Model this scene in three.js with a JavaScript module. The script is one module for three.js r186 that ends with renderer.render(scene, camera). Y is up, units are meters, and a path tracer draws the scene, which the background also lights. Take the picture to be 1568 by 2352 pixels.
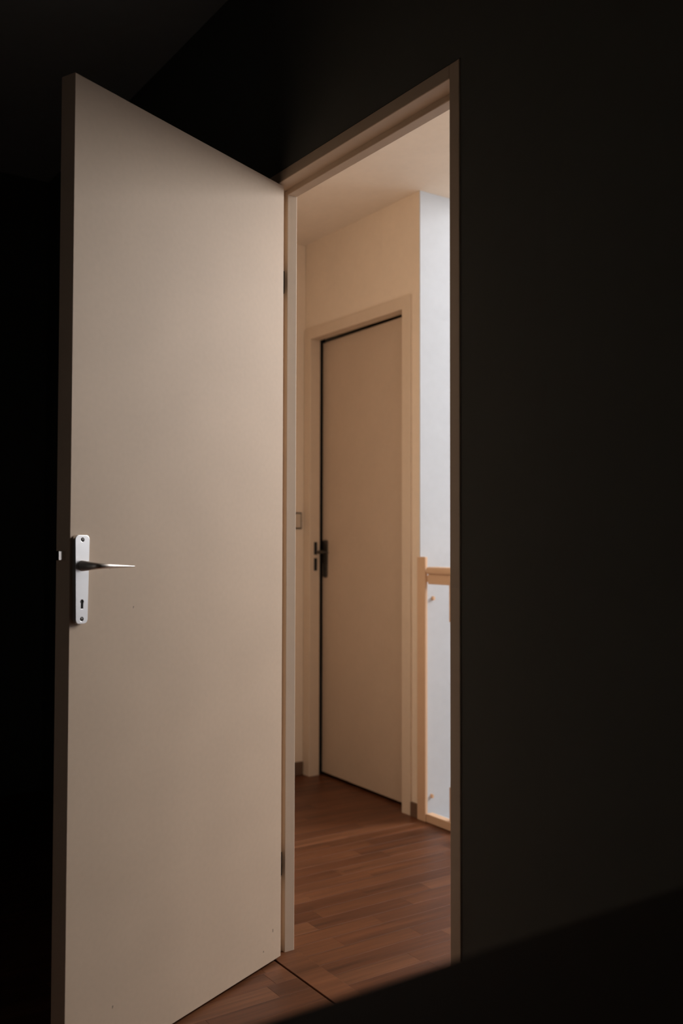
import * as THREE from 'three';
import { mergeGeometries } from 'three/addons/utils/BufferGeometryUtils.js';
import { RectAreaLightUniformsLib } from 'three/addons/lights/RectAreaLightUniformsLib.js';
import { RoundedBoxGeometry } from 'three/addons/geometries/RoundedBoxGeometry.js';
import { ImprovedNoise } from 'three/addons/math/ImprovedNoise.js';

// ---------------------------------------------------------------- camera, sky, light, exposure
// Axes: x along the doorway wall, y up, z = 0 the bedroom face of that wall, bedroom at z > 0, landing at z < 0. Origin: the hinge pin of the open door.
const scene = new THREE.Scene();
const camera = new THREE.PerspectiveCamera(2 * Math.atan(1176 / 2177.74) * 180 / Math.PI, 1568 / 2352, 0.05, 60);
camera.position.set(2.2093, 1.0915, 1.2708);
camera.rotation.order = 'YXZ';
camera.rotation.set(0.032, 0.9741, 0.0023);
camera.focus = 2.25; camera.userData.fStop = 2.7;                       // shallow focus on the door leaf
scene.add(camera);

const renderer = new THREE.WebGLRenderer({ antialias: true });
renderer.toneMapping = THREE.LinearToneMapping;
renderer.toneMappingExposure = 1.0;
renderer.shadowMap.enabled = true;
renderer.shadowMap.type = THREE.PCFSoftShadowMap;

scene.background = new THREE.Color().setRGB(0.9, 0.96, 1.05);           // bright overcast sky, seen only by the stairwell window
RectAreaLightUniformsLib.init();
const WIN = { x0: -0.2, x1: 1.3, y0: 1.75, y1: 4.0, z: -4.1 };          // high stairwell window
const daylight = new THREE.RectAreaLight(new THREE.Color().setRGB(1.0, 0.98, 0.965), 17.8, WIN.x1 - WIN.x0 - 0.1, WIN.y1 - WIN.y0 - 0.1);
daylight.position.set((WIN.x0 + WIN.x1) / 2, (WIN.y0 + WIN.y1) / 2, WIN.z + 0.03);
daylight.lookAt(daylight.position.x, daylight.position.y, 0);
scene.add(daylight);

// ---------------------------------------------------------------- helpers
let seed = 20240611;
const rnd = () => { seed = (seed * 1664525 + 1013904223) >>> 0; return seed / 4294967296; };
const noise = new ImprovedNoise();
const names = new Map();
function numbered(name) {
  const n = names.get(name) || 0; names.set(name, n + 1);
  return n ? `${name}_${String(n).padStart(3, '0')}` : name;
}
const lin = (r, g, b) => new THREE.Color().setRGB(r, g, b);
function dataTexture(w, h, fn, srgb = true) {
  const d = new Uint8Array(w * h * 4);
  for (let y = 0; y < h; y++) for (let x = 0; x < w; x++) {
    const c = fn(x / w, y / h), i = (y * w + x) * 4;
    d[i] = c[0]; d[i + 1] = c[1]; d[i + 2] = c[2]; d[i + 3] = 255;
  }
  const t = new THREE.DataTexture(d, w, h, THREE.RGBAFormat);
  t.wrapS = t.wrapT = THREE.RepeatWrapping; t.magFilter = THREE.LinearFilter; t.minFilter = THREE.LinearMipmapLinearFilter; t.generateMipmaps = true;
  if (srgb) t.colorSpace = THREE.SRGBColorSpace;
  t.needsUpdate = true; return t;
}
// box between two corners, uv in metres; rounded by r where r > 0
function box(x0, x1, y0, y1, z0, z1, r = 0) {
  const w = Math.abs(x1 - x0), h = Math.abs(y1 - y0), d = Math.abs(z1 - z0);
  let g = r > 0 ? new RoundedBoxGeometry(w, h, d, 2, Math.min(r, 0.49 * Math.min(w, h, d))) : new THREE.BoxGeometry(w, h, d);
  if (g.index) g = g.toNonIndexed();
  g.translate((x0 + x1) / 2, (y0 + y1) / 2, (z0 + z1) / 2);
  metreUv(g);
  return g;
}
function metreUv(g) {
  const p = g.attributes.position, n = g.attributes.normal, uv = new Float32Array(p.count * 2);
  for (let i = 0; i < p.count; i++) {
    const ax = Math.abs(n.getX(i)), ay = Math.abs(n.getY(i)), az = Math.abs(n.getZ(i));
    if (ay >= ax && ay >= az) { uv[2 * i] = p.getX(i); uv[2 * i + 1] = p.getZ(i); }
    else if (ax >= az) { uv[2 * i] = p.getZ(i); uv[2 * i + 1] = p.getY(i); }
    else { uv[2 * i] = p.getX(i); uv[2 * i + 1] = p.getY(i); }
  }
  g.setAttribute('uv', new THREE.BufferAttribute(uv, 2));
  return g;
}
function prep(g) { let q = g.index ? g.toNonIndexed() : g; for (const k of Object.keys(q.attributes)) if (!['position', 'normal', 'uv'].includes(k)) q.deleteAttribute(k); return q; }
function mesh(name, geos, mat, parent) {
  const list = (Array.isArray(geos) ? geos : [geos]).map(prep);
  const m = new THREE.Mesh(list.length > 1 ? mergeGeometries(list) : list[0], mat);
  m.name = parent ? name : numbered(name); m.castShadow = m.receiveShadow = true;
  (parent || scene).add(m); return m;
}
function group(name, x = 0, y = 0, z = 0, turn = 0) {
  const g = new THREE.Group(); g.name = numbered(name); g.position.set(x, y, z); g.rotation.y = turn; scene.add(g); return g;
}
function structure(o, label) { o.userData.kind = 'structure'; if (label) o.userData.label = label; return o; }
function tag(o, label, category, grp) { o.userData.label = label; o.userData.category = category; if (grp) o.userData.group = grp; return o; }

// ---------------------------------------------------------------- materials
const paintBump = dataTexture(256, 256, (u, v) => {
  let s = 0; for (const [f, a] of [[24, 0.5], [60, 0.35], [110, 0.25]]) s += a * noise.noise(u * f, v * f, f);
  const c = 128 + 100 * s; return [c, c, c];
}, false);
paintBump.repeat.set(2, 2);
const mottle = dataTexture(256, 256, (u, v) => {
  let s = 0; for (const [f, a] of [[4, 0.5], [11, 0.3], [40, 0.3]]) s += a * noise.noise(u * f + 3, v * f, f + 0.5);
  const c = Math.min(255, 247 + 8 * s); return [c, c, c];
});
const paint = (r, g, b, rough, bump = 0.0004) => new THREE.MeshStandardMaterial({ color: lin(r, g, b), roughness: rough, map: mottle, bumpMap: paintBump, bumpScale: bump });
const M = {
  landingPaint: paint(0.92, 0.745, 0.575, 0.85),
  stairPaint: paint(0.60, 0.62, 0.65, 0.85),
  ceilingPaint: paint(0.92, 0.78, 0.64, 0.9),
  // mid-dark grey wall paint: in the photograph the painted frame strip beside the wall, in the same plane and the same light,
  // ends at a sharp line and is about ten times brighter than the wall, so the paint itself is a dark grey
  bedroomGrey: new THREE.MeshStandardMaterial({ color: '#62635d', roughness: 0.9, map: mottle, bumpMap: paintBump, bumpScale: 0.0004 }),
  whitePaint: paint(0.82, 0.80, 0.77, 0.8),
  leafPaint: paint(0.62, 0.46, 0.33, 0.65, 0.00015),
  framePaint: paint(0.77, 0.60, 0.445, 0.5, 0.00015),
  railWood: paint(0.78, 0.51, 0.32, 0.5, 0.00015),
  skirting: paint(0.16, 0.09, 0.055, 0.5, 0.0001),
  metal: new THREE.MeshStandardMaterial({ color: lin(0.80, 0.79, 0.79), metalness: 1, roughness: 0.32 }),
  leverMetal: new THREE.MeshStandardMaterial({ color: lin(0.74, 0.68, 0.62), metalness: 1, roughness: 0.42 }),
  polished: new THREE.MeshStandardMaterial({ color: lin(0.83, 0.80, 0.76), metalness: 1, roughness: 0.16 }),
  darkMetal: new THREE.MeshStandardMaterial({ color: lin(0.10, 0.095, 0.09), metalness: 1, roughness: 0.45 }),
  black: new THREE.MeshStandardMaterial({ color: lin(0.012, 0.012, 0.012), roughness: 0.8 }),
  switchPlastic: new THREE.MeshStandardMaterial({ color: lin(0.66, 0.53, 0.40), roughness: 0.45 }),
  blackLacquer: new THREE.MeshStandardMaterial({ color: lin(0.025, 0.025, 0.023), roughness: 0.8 }),
  glass: new THREE.MeshPhysicalMaterial({ color: 0xffffff, transmission: 1, thickness: 0, roughness: 0, ior: 1.5 }),
};
const grain = dataTexture(512, 512, (u, v) => {
  // wood figure running along v: long streaks, fine pores
  const a = noise.noise(u * 14, v * 1.6, 1.3) * 0.55 + noise.noise(u * 46, v * 3, 7.7) * 0.4 + noise.noise(u * 150, v * 7, 3.1) * 0.35;
  const k = 1 + 0.30 * a;
  return [196 * k, 190 * k, 184 * k].map(c => Math.max(0, Math.min(255, c)));
});
const woods = [[0.23, 0.086, 0.036], [0.255, 0.098, 0.043], [0.195, 0.071, 0.03], [0.23, 0.085, 0.035], [0.28, 0.113, 0.051], [0.175, 0.063, 0.027]]
  .map(([r, g, b]) => new THREE.MeshPhysicalMaterial({ color: lin(r, g, b), map: grain, roughness: 0.42, specularIntensity: 0.62 }));

// ---------------------------------------------------------------- main sizes
const OPEN_R = 0.733, HEAD = 2.052;             // rebate of the open doorway
const WALL_T = 0.072;                           // doorway wall thickness
const FAR = -1.116;                             // landing face of the far wall
const LEFT = -1.614;                            // left end of the landing
const CORNER = -0.745;                          // where the far wall turns into the stairwell
const CEIL = 2.512;
const RAIL_R = -0.14;                           // end of the railing; beyond it the stairs come up
const LAND_R = 1.50;                            // right end of landing and stairwell
const ROOM = { x0: -2.0, x1: 2.75, z1: 2.3 };

// ---------------------------------------------------------------- walls and ceilings
{ // the wall with the doorway: dark bedroom side, pale landing side
  const w = structure(group('wall_front'), 'dark grey painted bedroom wall around the open doorway');
  const face = (z0, z1, xa, xb) => [
    box(xa, -0.036, -0.02, 2.7, z0, z1), box(0.766, xb, -0.02, 2.7, z0, z1), box(-0.036, 0.766, 2.084, 2.7, z0, z1)];
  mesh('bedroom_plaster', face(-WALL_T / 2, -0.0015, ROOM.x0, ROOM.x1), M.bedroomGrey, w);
  mesh('landing_plaster', face(-WALL_T + 0.001, -WALL_T / 2, ROOM.x0, ROOM.x1), M.landingPaint, w);
}
structure(mesh('wall_left', box(LEFT - 0.1, LEFT, -0.02, CEIL + 0.1, FAR - 0.08, -WALL_T + 0.001), M.landingPaint), 'cream end wall of the landing');
structure(mesh('wall_back', [
  box(LEFT - 0.1, LEFT + 0.002, -0.02, CEIL + 0.1, FAR - 0.075, FAR),
  box(-0.800, CORNER - 0.004, -0.02, CEIL + 0.1, FAR - 0.075, FAR), box(LEFT, -0.800, 2.100, CEIL + 0.1, FAR - 0.075, FAR)], M.landingPaint), 'cream landing wall around the closed door');
structure(mesh('wall_stairwell_left', [box(CORNER - 0.09, CORNER, -1.6, 4.1, WIN.z - 0.1, FAR - 0.077), box(CORNER - 0.004, CORNER, -1.6, CEIL + 0.1, FAR - 0.077, FAR)], M.stairPaint), 'white stairwell wall behind the railing');
{ // stairwell wall with the high window
  const z0 = WIN.z - 0.16, z1 = WIN.z;
  structure(mesh('wall_stairwell_back', [box(CORNER - 0.09, WIN.x0, -1.6, 4.1, z0, z1), box(WIN.x1, LAND_R + 0.1, -1.6, 4.1, z0, z1),
    box(WIN.x0, WIN.x1, -1.6, WIN.y0, z0, z1), box(WIN.x0, WIN.x1, WIN.y1, 4.1, z0, z1)], M.stairPaint));
  const w = structure(group('window_1'));
  const f = 0.05;
  mesh('window_frame', [box(WIN.x0, WIN.x0 + f, WIN.y0, WIN.y1, z0 + 0.04, z0 + 0.1), box(WIN.x1 - f, WIN.x1, WIN.y0, WIN.y1, z0 + 0.04, z0 + 0.1),
    box(WIN.x0 + f, WIN.x1 - f, WIN.y0, WIN.y0 + f, z0 + 0.04, z0 + 0.1), box(WIN.x0 + f, WIN.x1 - f, WIN.y1 - f, WIN.y1, z0 + 0.04, z0 + 0.1)], M.stairPaint, w);
  mesh('pane', box(WIN.x0 + f, WIN.x1 - f, WIN.y0 + f, WIN.y1 - f, z0 + 0.068, z0 + 0.072), M.glass, w);
}
structure(mesh('wall_right', box(LAND_R, LAND_R + 0.1, -1.6, 4.1, WIN.z - 0.1, -WALL_T + 0.001), M.stairPaint));
structure(mesh('ceiling_landing', box(LEFT - 0.1, LAND_R + 0.1, CEIL, CEIL + 0.12, -1.42, -WALL_T + 0.001), M.ceilingPaint), 'pale landing ceiling');
structure(mesh('wall_stairwell_header', box(CORNER - 0.09, LAND_R + 0.1, CEIL + 0.12, 4.1, -1.42, -1.34), M.stairPaint));
structure(mesh('ceiling_stairwell', box(CORNER - 0.09, LAND_R + 0.1, 4.1, 4.2, WIN.z - 0.16, -1.34), M.stairPaint));
structure(mesh('floor_stairwell', box(CORNER - 0.09, LAND_R + 0.1, -1.7, -1.6, WIN.z - 0.1, -1.1), woods[0]));
for (let k = 0; k < 6; k++) // treads of the flight going down from the landing edge
  structure(mesh('stair_step', [box(RAIL_R + 0.05, LAND_R - 0.35, -0.17 * (k + 1) - 0.03, -0.17 * (k + 1), FAR - 0.10 - 0.25 * (k + 1), FAR - 0.10 - 0.25 * k + 0.0),
    box(RAIL_R + 0.05, LAND_R - 0.35, -1.6, -0.17 * (k + 1) - 0.03, FAR - 0.10 - 0.25 * (k + 1) + 0.02, FAR - 0.10 - 0.25 * k)], M.railWood));
// bedroom shell
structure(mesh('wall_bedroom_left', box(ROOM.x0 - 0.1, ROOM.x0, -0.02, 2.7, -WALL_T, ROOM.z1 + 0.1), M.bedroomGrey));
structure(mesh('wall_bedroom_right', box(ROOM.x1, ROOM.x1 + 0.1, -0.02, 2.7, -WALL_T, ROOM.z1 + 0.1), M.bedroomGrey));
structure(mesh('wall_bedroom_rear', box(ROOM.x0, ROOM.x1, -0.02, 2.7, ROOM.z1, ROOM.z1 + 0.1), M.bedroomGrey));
structure(mesh('ceiling_bedroom', box(ROOM.x0 - 0.1, ROOM.x1 + 0.1, 2.7, 2.8, -WALL_T, ROOM.z1 + 0.1), M.whitePaint));
// unlit cupboard behind the far door
structure(mesh('wall_cupboard', [box(LEFT - 0.1, LEFT, -0.02, CEIL + 0.1, -2.1, FAR - 0.075), box(CORNER - 0.2, CORNER - 0.09, -0.02, CEIL + 0.1, -2.1, FAR - 0.075),
  box(LEFT - 0.1, CORNER - 0.09, -0.02, CEIL + 0.1, -2.2, -2.1), box(LEFT, CORNER - 0.2, CEIL, CEIL + 0.1, -2.1, FAR - 0.075)], M.landingPaint));
structure(mesh('floor_cupboard', box(LEFT - 0.1, CORNER - 0.09, -0.1, -0.004, -2.1, FAR - 0.061), woods[2]));

// ---------------------------------------------------------------- floors: laminate strips running away from the doorway wall
const stripCache = new Map();
function stripGeo(w, l, variant) {
  const key = `${w.toFixed(4)}_${l.toFixed(4)}_${variant}`;
  if (!stripCache.has(key)) {
    const c = 0.00025, h = 0.008, x = w / 2, z = l / 2;
    // top face, four chamfers, four sides
    const v = [[-x + c, 0, -z + c], [x - c, 0, -z + c], [x - c, 0, z - c], [-x + c, 0, z - c], [-x, -c, -z], [x, -c, -z], [x, -c, z], [-x, -c, z], [-x, -h, -z], [x, -h, -z], [x, -h, z], [-x, -h, z]];
    const q = [[3, 2, 1, 0]];
    for (let i = 0; i < 4; i++) { const j = (i + 1) % 4; q.push([i, j, 4 + j, 4 + i], [4 + i, 4 + j, 8 + j, 8 + i]); }
    const pos = [], uv = [], ou = variant * 0.173, ov = variant * 0.39;
    for (const f of q) for (const k of [f[0], f[1], f[2], f[0], f[2], f[3]]) { pos.push(...v[k]); uv.push((v[k][0] + v[k][1]) * 1.6 + ou, v[k][2] * 1.0 + ov); }
    const g = new THREE.BufferGeometry();
    g.setAttribute('position', new THREE.Float32BufferAttribute(pos, 3)); g.setAttribute('uv', new THREE.Float32BufferAttribute(uv, 2)); g.computeVertexNormals();
    stripCache.set(key, g);
  }
  return stripCache.get(key);
}
function layStrips(parent, x0, x1, z0, z1, merged) {
  const sw = 0.0645, lens = [0.34, 0.41, 0.47], out = [];
  let col = 0;
  for (let x = x0; x < x1 - 0.004; x += sw, col++) {
    const w = Math.min(sw, x1 - x) - 0.0004;
    let z = z1 + rnd() * 0.3;
    while (z > z0 + 0.01) {
      const l = lens[Math.floor(rnd() * 3)], a = Math.max(z - l, z0), b = Math.min(z, z1); z -= l;
      if (b - a < 0.012) continue;
      const mat = woods[Math.floor(rnd() * woods.length)], g = stripGeo(w, b - a - 0.0004, Math.floor(rnd() * 7));
      if (merged) { out.push(prep(g).clone().translate(x + w / 2, 0, (a + b) / 2)); continue; }
      const m = new THREE.Mesh(g, mat); m.name = 'floor_strip'; m.position.set(x + w / 2, 0, (a + b) / 2); m.castShadow = m.receiveShadow = true; parent.add(m);
    }
  }
  if (merged) { const m = mesh('floor_strips', out, woods[0], parent); m.userData.kind = 'stuff'; }
}
{
  const f = structure(group('floor'), 'reddish brown laminate floor of the landing in narrow strips');
  mesh('underlay', box(LEFT - 0.05, LAND_R, -0.06, -0.0085, FAR - 0.075, -0.02), M.black, f);
  layStrips(f, LEFT, LAND_R, FAR - 0.06, -0.0785, false);
  mesh('landing_edge', box(CORNER, LAND_R, -0.25, -0.0005, FAR - 0.10, FAR - 0.0605), M.stairPaint, f);
  const b = structure(group('floor_bedroom'), 'reddish brown laminate strips inside the dark bedroom');
  mesh('underlay', box(ROOM.x0, ROOM.x1, -0.06, -0.0085, -0.02, ROOM.z1), M.black, b);
  layStrips(b, -0.3, 1.25, 0.003, 1.4, false);
  layStrips(b, -0.3, ROOM.x1, 1.4004, ROOM.z1, true);
  layStrips(b, 1.2505, ROOM.x1, 0.003, 1.4, true);
  layStrips(b, ROOM.x0, -0.3005, 0.003, ROOM.z1, true);
  const t = structure(mesh('trim_1', box(-0.001, OPEN_R - 0.002, -0.008, 0.0018, -0.0775, -0.0005, 0.0015), woods[1]), 'flat wooden threshold strip across the doorway');
}

// ---------------------------------------------------------------- frame of the open doorway
{
  const f = structure(group('trim_2'), 'painted frame of the open doorway');
  const r = 0.002, zs = -0.0425, zh = -WALL_T - 0.001;
  mesh('jamb', [box(-0.034, -0.003, 0, HEAD + 0.03, zh, 0.001, r), box(-0.004, 0.011, 0, HEAD - 0.001, zh, zs, r)], M.framePaint, f);
  mesh('jamb', [box(OPEN_R, OPEN_R + 0.031, 0, HEAD + 0.03, zh, 0.001, r), box(OPEN_R - 0.014, OPEN_R + 0.001, 0, HEAD - 0.001, zh, zs, r)], M.framePaint, f);
  mesh('head', [box(-0.0032, OPEN_R + 0.0002, HEAD, HEAD + 0.03, zh, 0.001, r), box(0.0105, OPEN_R - 0.0135, HEAD - 0.014, HEAD + 0.001, zh, zs, r)], M.framePaint, f);
}

// ---------------------------------------------------------------- the open door
function keyholePath(cx, cy, r, w, l) {
  const p = new THREE.Path(); const a = Math.asin(w / 2 / r);
  p.absarc(cx, cy, r, -Math.PI / 2 + a, -Math.PI / 2 - a + 2 * Math.PI, false);
  p.lineTo(cx - w / 2, cy - l); p.lineTo(cx + w / 2, cy - l); p.closePath(); return p;
}
function roundedTaper(topW, botW, h, rt) { // outline centred on x = 0, from y = 0 to y = h
  const s = new THREE.Shape(), a = botW / 2, b = topW / 2;
  s.moveTo(-a + rt, 0); s.lineTo(a - rt, 0); s.quadraticCurveTo(a, 0, a, rt); s.lineTo(b, h - rt); s.quadraticCurveTo(b, h, b - rt, h);
  s.lineTo(-b + rt, h); s.quadraticCurveTo(-b, h, -b, h - rt); s.lineTo(-a, rt); s.quadraticCurveTo(-a, 0, -a + rt, 0); return s;
}
// handle set on a face: built with its outside towards +z, lever towards +x
function lockPlate(parent, mat, faceZ, sx, y0, h, dir, thick) {
  const g = new THREE.Group(); g.name = 'lock_plate_set'; g.position.set(sx, y0, faceZ); g.rotation.y = dir; 
  const shape = roundedTaper(0.038, 0.032, h, 0.011);
  for (const y of [0.0095, h - 0.0095]) { const hole = new THREE.Path(); hole.absarc(0, y, 0.0042, 0, Math.PI * 2, true); shape.holes.push(hole); }
  shape.holes.push(keyholePath(0, 0.0445, 0.0042, 0.0056, 0.0140));
  const bev = 0.0008;
  const pg = new THREE.ExtrudeGeometry(shape, { depth: thick - 2 * bev, bevelEnabled: true, bevelSize: bev, bevelOffset: -bev, bevelThickness: bev, bevelSegments: 3, curveSegments: 14 });
  return { g, pg };
}
function leverGeo(len, neck) { // swept round section: swelling neck out of the plate, bend, tapering lever
  const pts = [[0, 0, 0], [0, 0, neck * 0.55], [0.004, 0, neck * 0.86], [0.018, 0, neck], [len * 0.5, -0.001, neck], [len, -0.0025, neck - 0.004]].map(p => new THREE.Vector3(...p));
  const curve = new THREE.CatmullRomCurve3(pts, false, 'centripetal'), N = 44, K = 16;
  const pos = [], idx = [];
  for (let i = 0; i <= N; i++) {
    const t = i / N, c = curve.getPointAt(t), tg = curve.getTangentAt(t);
    const s = t * curve.getLength(), up = new THREE.Vector3(0, 1, 0), side = new THREE.Vector3().crossVectors(up, tg).normalize();
    // half height and half depth along the length
    const L = curve.getLength();
    const hh = s < neck ? 0.0112 - 0.0052 * Math.pow(s / neck, 1.2) : 0.0060 - 0.0042 * (s - neck) / (L - neck);
    const hd = s < neck ? 0.0105 - 0.004 * (s / neck) : 0.0065 - 0.0025 * (s - neck) / (L - neck);
    for (let k = 0; k < K; k++) { const a = k / K * Math.PI * 2; const v = c.clone().addScaledVector(up, Math.cos(a) * hh).addScaledVector(side, Math.sin(a) * hd); pos.push(v.x, v.y, v.z); }
  }
  for (let i = 0; i < N; i++) for (let k = 0; k < K; k++) { const a = i * K + k, b = i * K + (k + 1) % K; idx.push(a, a + K, b, b, a + K, b + K); }
  const e = curve.getPointAt(1); pos.push(e.x + 0.001, e.y, e.z); const q = pos.length / 3 - 1;
  for (let k = 0; k < K; k++) idx.push(N * K + k, q, N * K + (k + 1) % K);
  const g = new THREE.BufferGeometry(); g.setAttribute('position', new THREE.Float32BufferAttribute(pos, 3)); g.setIndex(idx); g.computeVertexNormals();
  const n = g.toNonIndexed(); n.setAttribute('uv', new THREE.Float32BufferAttribute(new Float32Array(n.attributes.position.count * 2), 2)); return n;
}
// in door space: x along the leaf from the hinge, outside of the handle towards -z
function handleSet(door, faceZ, sx, plateY, h, leverY, thick, mat, leverMat, sign) {
  // sign = -1: plate faces -z and lever points to -x ; sign = +1: plate faces +z and lever points to +x
  const place = g => { g.rotateY(sign < 0 ? Math.PI : 0); g.translate(sx, 0, faceZ); return g; };
  const { pg } = lockPlate(door, mat, 0, 0, 0, h, 0, thick);
  pg.translate(0, plateY, 0.0008);
  const plate = mesh('lock_plate', place(pg), mat, door);
  plate.userData.label = 'long satin metal lock plate with a keyhole';
  const back = new THREE.ShapeGeometry(roundedTaper(0.036, 0.030, h - 0.002, 0.010)); back.translate(0, plateY + 0.001, thick - 0.0014);
  mesh('keyhole', place(back), M.black, plate);
  for (const y of [plateY + 0.0095, plateY + h - 0.0095]) {
    const s = new THREE.SphereGeometry(0.0036, 12, 6, 0, Math.PI * 2, 0, Math.PI / 2); s.rotateX(Math.PI / 2); s.scale(1, 1, 0.5); s.translate(0, y, thick - 0.0016);
    mesh('screw', place(s), M.darkMetal, plate);
  }
  const lg = leverGeo(0.102, 0.047); lg.translate(0, leverY, thick - 0.001);
  mesh('lever_handle', place(lg), leverMat, door);
}
const leafBump = dataTexture(512, 1024, (u, v) => {
  const x = u * 0.73, y = v * 2.04; let c = 250 + 5 * noise.noise(u * 5, v * 14, 2.2) + 3 * noise.noise(u * 60, v * 170, 5);
  // a few small scuffs in the paint
  for (const [sx, sy, rx, ry] of [[0.035, 0.085, 0.0016, 0.004], [0.075, 0.045, 0.0018, 0.0025], [0.62, 1.035, 0.0016, 0.0016], [0.60, 0.12, 0.0015, 0.003], [0.55, 0.95, 0.0013, 0.0018]])
    if (((x - sx) / rx) ** 2 + ((y - sy) / ry) ** 2 < 1) c = 150;
  c = Math.min(255, c); return [c, c, c];
});
const DOOR_TURN = -1.1568;
{
  const d = structure(group('door_1', 0, 0, 0, DOOR_TURN), 'tall pale flush door standing open into the dark bedroom');
  const leafMat = M.leafPaint.clone(); leafMat.map = leafBump.clone(); leafMat.map.repeat.set(1 / 0.73, 1 / 2.04); leafMat.map.needsUpdate = true;
  mesh('door_leaf', box(0.0, 0.73, 0.008, 2.048, -0.04, 0, 0.0015), leafMat, d);
  handleSet(d, -0.04, 0.7055, 0.926, 0.179, 1.0432, 0.0098, M.metal, M.leverMetal, -1);
  // spring latch in the free edge: bevelled tongue
  const s = new THREE.Shape(); s.moveTo(-0.008, 0); s.lineTo(0.008, 0); s.lineTo(0.008, 0.005); s.quadraticCurveTo(0.006, 0.016, -0.005, 0.0175); s.lineTo(-0.008, 0.0175); s.closePath();
  const lg = new THREE.ExtrudeGeometry(s, { depth: 0.017, bevelEnabled: true, bevelSize: 0.0008, bevelThickness: 0.0008, bevelSegments: 2 });
  lg.translate(0, 0, -0.0085);                       // shape x -> across the door, shape y -> out of the edge, depth -> height
  lg.applyMatrix4(new THREE.Matrix4().makeBasis(new THREE.Vector3(0, 0, 1), new THREE.Vector3(1, 0, 0), new THREE.Vector3(0, 1, 0)));
  lg.translate(0.7295, 1.0636, -0.020);
  mesh('latch_bolt', lg, M.polished, d).userData.label = 'shiny chrome latch bolt';
  for (const y of [0.232, 1.80]) {
    const k = new THREE.CylinderGeometry(0.007, 0.007, 0.062, 16); k.translate(-0.001, y, 0.0075);
    mesh('hinge', [k, box(-0.0022, -0.0002, y - 0.031, y + 0.031, -0.034, 0.003)], M.darkMetal, d);
  }
}
{ // hinge leaves screwed to the jamb
  const f = scene.getObjectByName('trim_2');
  for (const y of [0.232, 1.80]) mesh('hinge_plate', box(-0.0032, -0.0008, y - 0.031, y + 0.031, -0.0405, -0.001, 0.0006), M.black, f);
}

// ---------------------------------------------------------------- far door, a little ajar, with its frame
const FX0 = -1.5535, FX1 = -0.8542, FTOP = 2.050;
{
  const f = structure(group('trim_3'), 'cream frame of the narrow landing door');
  const r = 0.002, zf = FAR + 0.009, zs = FAR - 0.046, zb = FAR - 0.095;
  mesh('jamb', box(LEFT + 0.0025, FX0, 0, FTOP + 0.052, zs, zf, r), M.framePaint, f);
  mesh('jamb', box(FX1, -0.7985, 0, FTOP + 0.052, zs, zf, r), M.framePaint, f);
  mesh('head', box(FX0 - 0.001, FX1 + 0.001, FTOP, FTOP + 0.052, zs, zf, r), M.framePaint, f);
  mesh('rebate_shade', [box(LEFT + 0.0025, FX0 - 0.030, 0, FTOP + 0.052, zb, zs), box(FX1 + 0.018, -0.7985, 0, FTOP + 0.052, zb, zs),
    box(FX0 - 0.030, FX1 + 0.018, FTOP + 0.024, FTOP + 0.052, zb, zs)], M.black, f).userData.label = 'door rebate pieces coloured black as shade in the gap';  // rebate coloured black to stand in for shade in the door gap
  for (const y of [0.9875, 1.063]) mesh('strike_hole_shade', box(FX0 - 0.001, FX0 + 0.001, y - 0.0295, y + 0.0295, FAR - 0.031, FAR - 0.0135, 0.0005), M.black, f);  // thin black plates stand in for the shade inside latch and bolt holes
  const d = structure(group('door_2', FX1 + 0.012, 0, zs - 0.041, Math.PI - 0.030), 'narrow beige flush door standing slightly ajar off the landing');
  // door space: x from the hinge towards the latch side, face towards the landing at -z
  const leafMat = M.leafPaint;
  mesh('door_leaf', box(0, 0.722, 0.014, 2.041, -0.04, 0, 0.0015), leafMat, d);
  handleSet(d, -0.04, 0.690, 0.926, 0.176, 1.046, 0.008, M.darkMetal, M.darkMetal, -1);  // handle metal darkened to stand in for the low light here
}

// ---------------------------------------------------------------- skirting
structure(mesh('baseboard_left', box(LEFT, LEFT + 0.011, 0, 0.062, FAR + 0.011, -WALL_T - 0.001, 0.002), M.skirting), 'dark wooden skirting board on the end wall');
structure(mesh('baseboard_back', box(-0.797, CORNER - 0.005, 0, 0.056, FAR, FAR + 0.010, 0.002), M.skirting), 'short dark skirting piece beside the door frame');

// ---------------------------------------------------------------- light switch
{
  const s = group('light_switch', LEFT, 1.193, -1.052);
  tag(s, 'small square beige light switch on the end wall beside the far door', 'light switch');
  mesh('back_plate', box(0.0005, 0.006, -0.039, 0.039, -0.043, 0.043, 0.001), M.black, s);
  mesh('cover', box(0.005, 0.009, -0.033, 0.033, -0.0375, 0.0375, 0.002), M.switchPlastic, s);
  mesh('rocker', box(0.009, 0.0125, -0.024, 0.024, -0.024, 0.024, 0.0015), M.switchPlastic, s);
}

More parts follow.
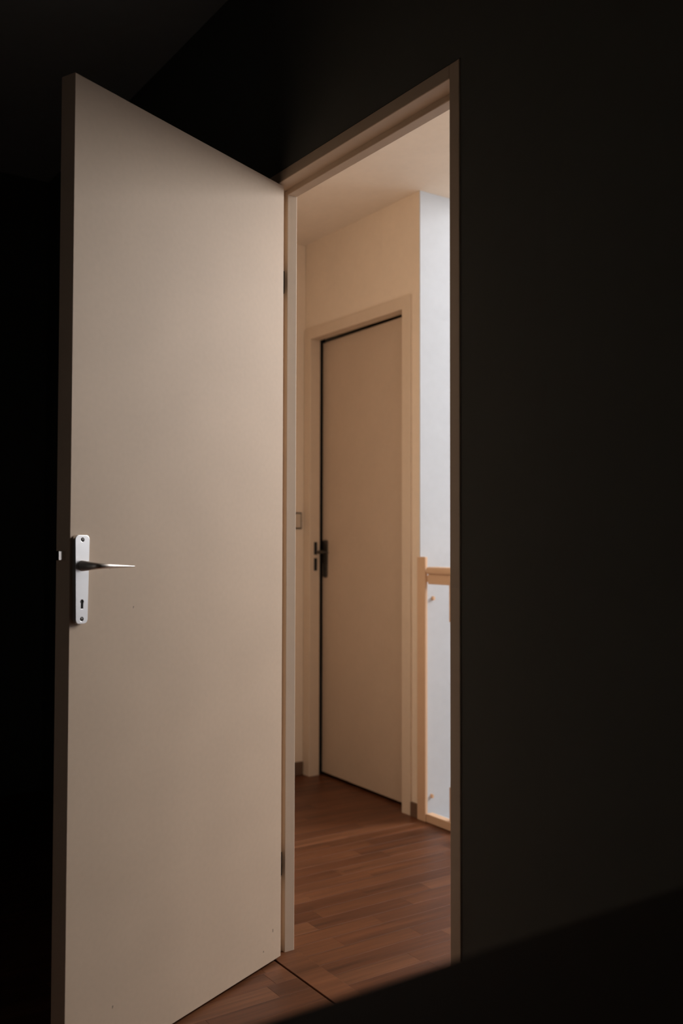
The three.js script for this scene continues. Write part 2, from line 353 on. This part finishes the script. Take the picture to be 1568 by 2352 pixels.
// ---------------------------------------------------------------- stair railing
{
  const g = group('stair_railing', 0, 0, FAR - 0.012);
  tag(g, 'pale wooden stair railing with turned balusters at the landing edge', 'railing');
  mesh('newel_post', box(CORNER - 0.003, CORNER + 0.047, 0, 1.035, 0.0125, 0.0265, 0.003), M.railWood, g);
  mesh('newel_post', box(RAIL_R - 0.001, RAIL_R + 0.049, 0, 1.035, -0.026, 0.0245, 0.003), M.railWood, g);
  mesh('handrail', [box(CORNER + 0.053, RAIL_R, 0.966, 0.996, -0.032, 0.032, 0.012), box(CORNER + 0.058, RAIL_R, 0.928, 0.968, -0.020, 0.020, 0.002)], M.railWood, g);
  mesh('bottom_rail', box(CORNER + 0.049, RAIL_R, 0.001, 0.034, -0.008, 0.024, 0.003), M.railWood, g);
  mesh('rail_bracket', box(CORNER + 0.046, CORNER + 0.060, 0.936, 0.962, 0.006, 0.016, 0.001), M.railWood, g);
  const prof = [[0.013, 0.16], [0.0155, 0.17], [0.009, 0.185], [0.011, 0.20], [0.0145, 0.27], [0.012, 0.40], [0.008, 0.48], [0.0125, 0.492], [0.008, 0.504], [0.011, 0.58], [0.0125, 0.68], [0.0085, 0.765], [0.0155, 0.78], [0.013, 0.79]].map(([r, y]) => new THREE.Vector2(r, y));
  const spun = new THREE.LatheGeometry(new THREE.SplineCurve(prof).getPoints(60), 20);
  const parts = mergeGeometries([prep(spun), prep(box(-0.016, 0.016, 0.033, 0.162, -0.016, 0.016, 0.002)), prep(box(-0.016, 0.016, 0.788, 0.929, -0.016, 0.016, 0.002))]);
  for (let x = -0.550; x < RAIL_R - 0.05; x += 0.136) { const b = mesh('baluster', parts, M.railWood, g); b.position.x = x; }
}
// two small pegs left in the white stairwell wall
for (const [y, z, where] of [[0.868, -1.179, 'just under the handrail'], [0.082, -1.172, 'low down above the bottom rail']]) {
  const p = new THREE.CylinderGeometry(0.005, 0.006, 0.012, 12); p.rotateZ(-Math.PI / 2); p.scale(1, 1.5, 0.9);
  const m = mesh('wall_peg', p, M.railWood); m.position.set(CORNER + 0.0055, y, z);
  tag(m, `tiny brown peg in the white stairwell wall ${where}`, 'peg');
}

// ---------------------------------------------------------------- dark chest of drawers close in front of the camera
{
  const b = group('chest_of_drawers', 1.93, 0, 0.62);
  tag(b, 'blurred black furniture edge rising from the floor in front of the doorway', 'furniture');
  mesh('chest_top', box(-0.235, 0.22, 0.775, 0.80, -0.56, 0.50, 0.004), M.blackLacquer, b);
  mesh('chest_body', box(-0.21, 0.21, 0.06, 0.775, -0.54, 0.48, 0.003), M.blackLacquer, b);
  for (let k = 0; k < 3; k++) {
    const d = mesh('drawer', box(-0.222, -0.21, 0.08 + 0.23 * k, 0.295 + 0.23 * k, -0.525, 0.465, 0.003), M.blackLacquer, b);
    for (const z of [-0.28, 0.22]) { const kn = new THREE.SphereGeometry(0.014, 14, 10); kn.translate(-0.233, 0.19 + 0.23 * k, z); mesh('knob', kn, M.darkMetal, d); }
  }
  for (const [x, z] of [[-0.18, -0.5], [-0.18, 0.44], [0.18, -0.5], [0.18, 0.44]]) mesh('foot', box(x - 0.02, x + 0.02, 0, 0.062, z - 0.02, z + 0.02, 0.004), M.blackLacquer, b);
}

// ---------------------------------------------------------------- unseen white cabinet added behind the camera to bounce light onto the door edge
{
  const w = group('bounce_cabinet', 2.26, 0, ROOM.z1 - 0.31);
  tag(w, 'added tall white bounce cabinet with two doors, unseen behind the camera', 'bounce_cabinet');
  mesh('bounce_cabinet_body', box(-1.6, 0, 0.05, 2.2, -0.28, 0.3, 0.003), M.whitePaint, w);
  mesh('plinth', box(-1.58, -0.02, 0, 0.05, -0.25, 0.29), M.whitePaint, w);
  for (let k = 0; k < 2; k++) {
    const d = mesh('bounce_cabinet_door', box(-1.597 + 0.8 * k, -0.803 + 0.8 * k, 0.06, 2.19, -0.302, -0.2805, 0.003), M.whitePaint, w);
    mesh('handle', box(-1.597 + 0.8 * k + (k % 2 ? 0.04 : 0.73), -1.597 + 0.8 * k + (k % 2 ? 0.055 : 0.745), 1.0, 1.15, -0.325, -0.302, 0.004), M.metal, d);
  }
}

renderer.render(scene, camera);
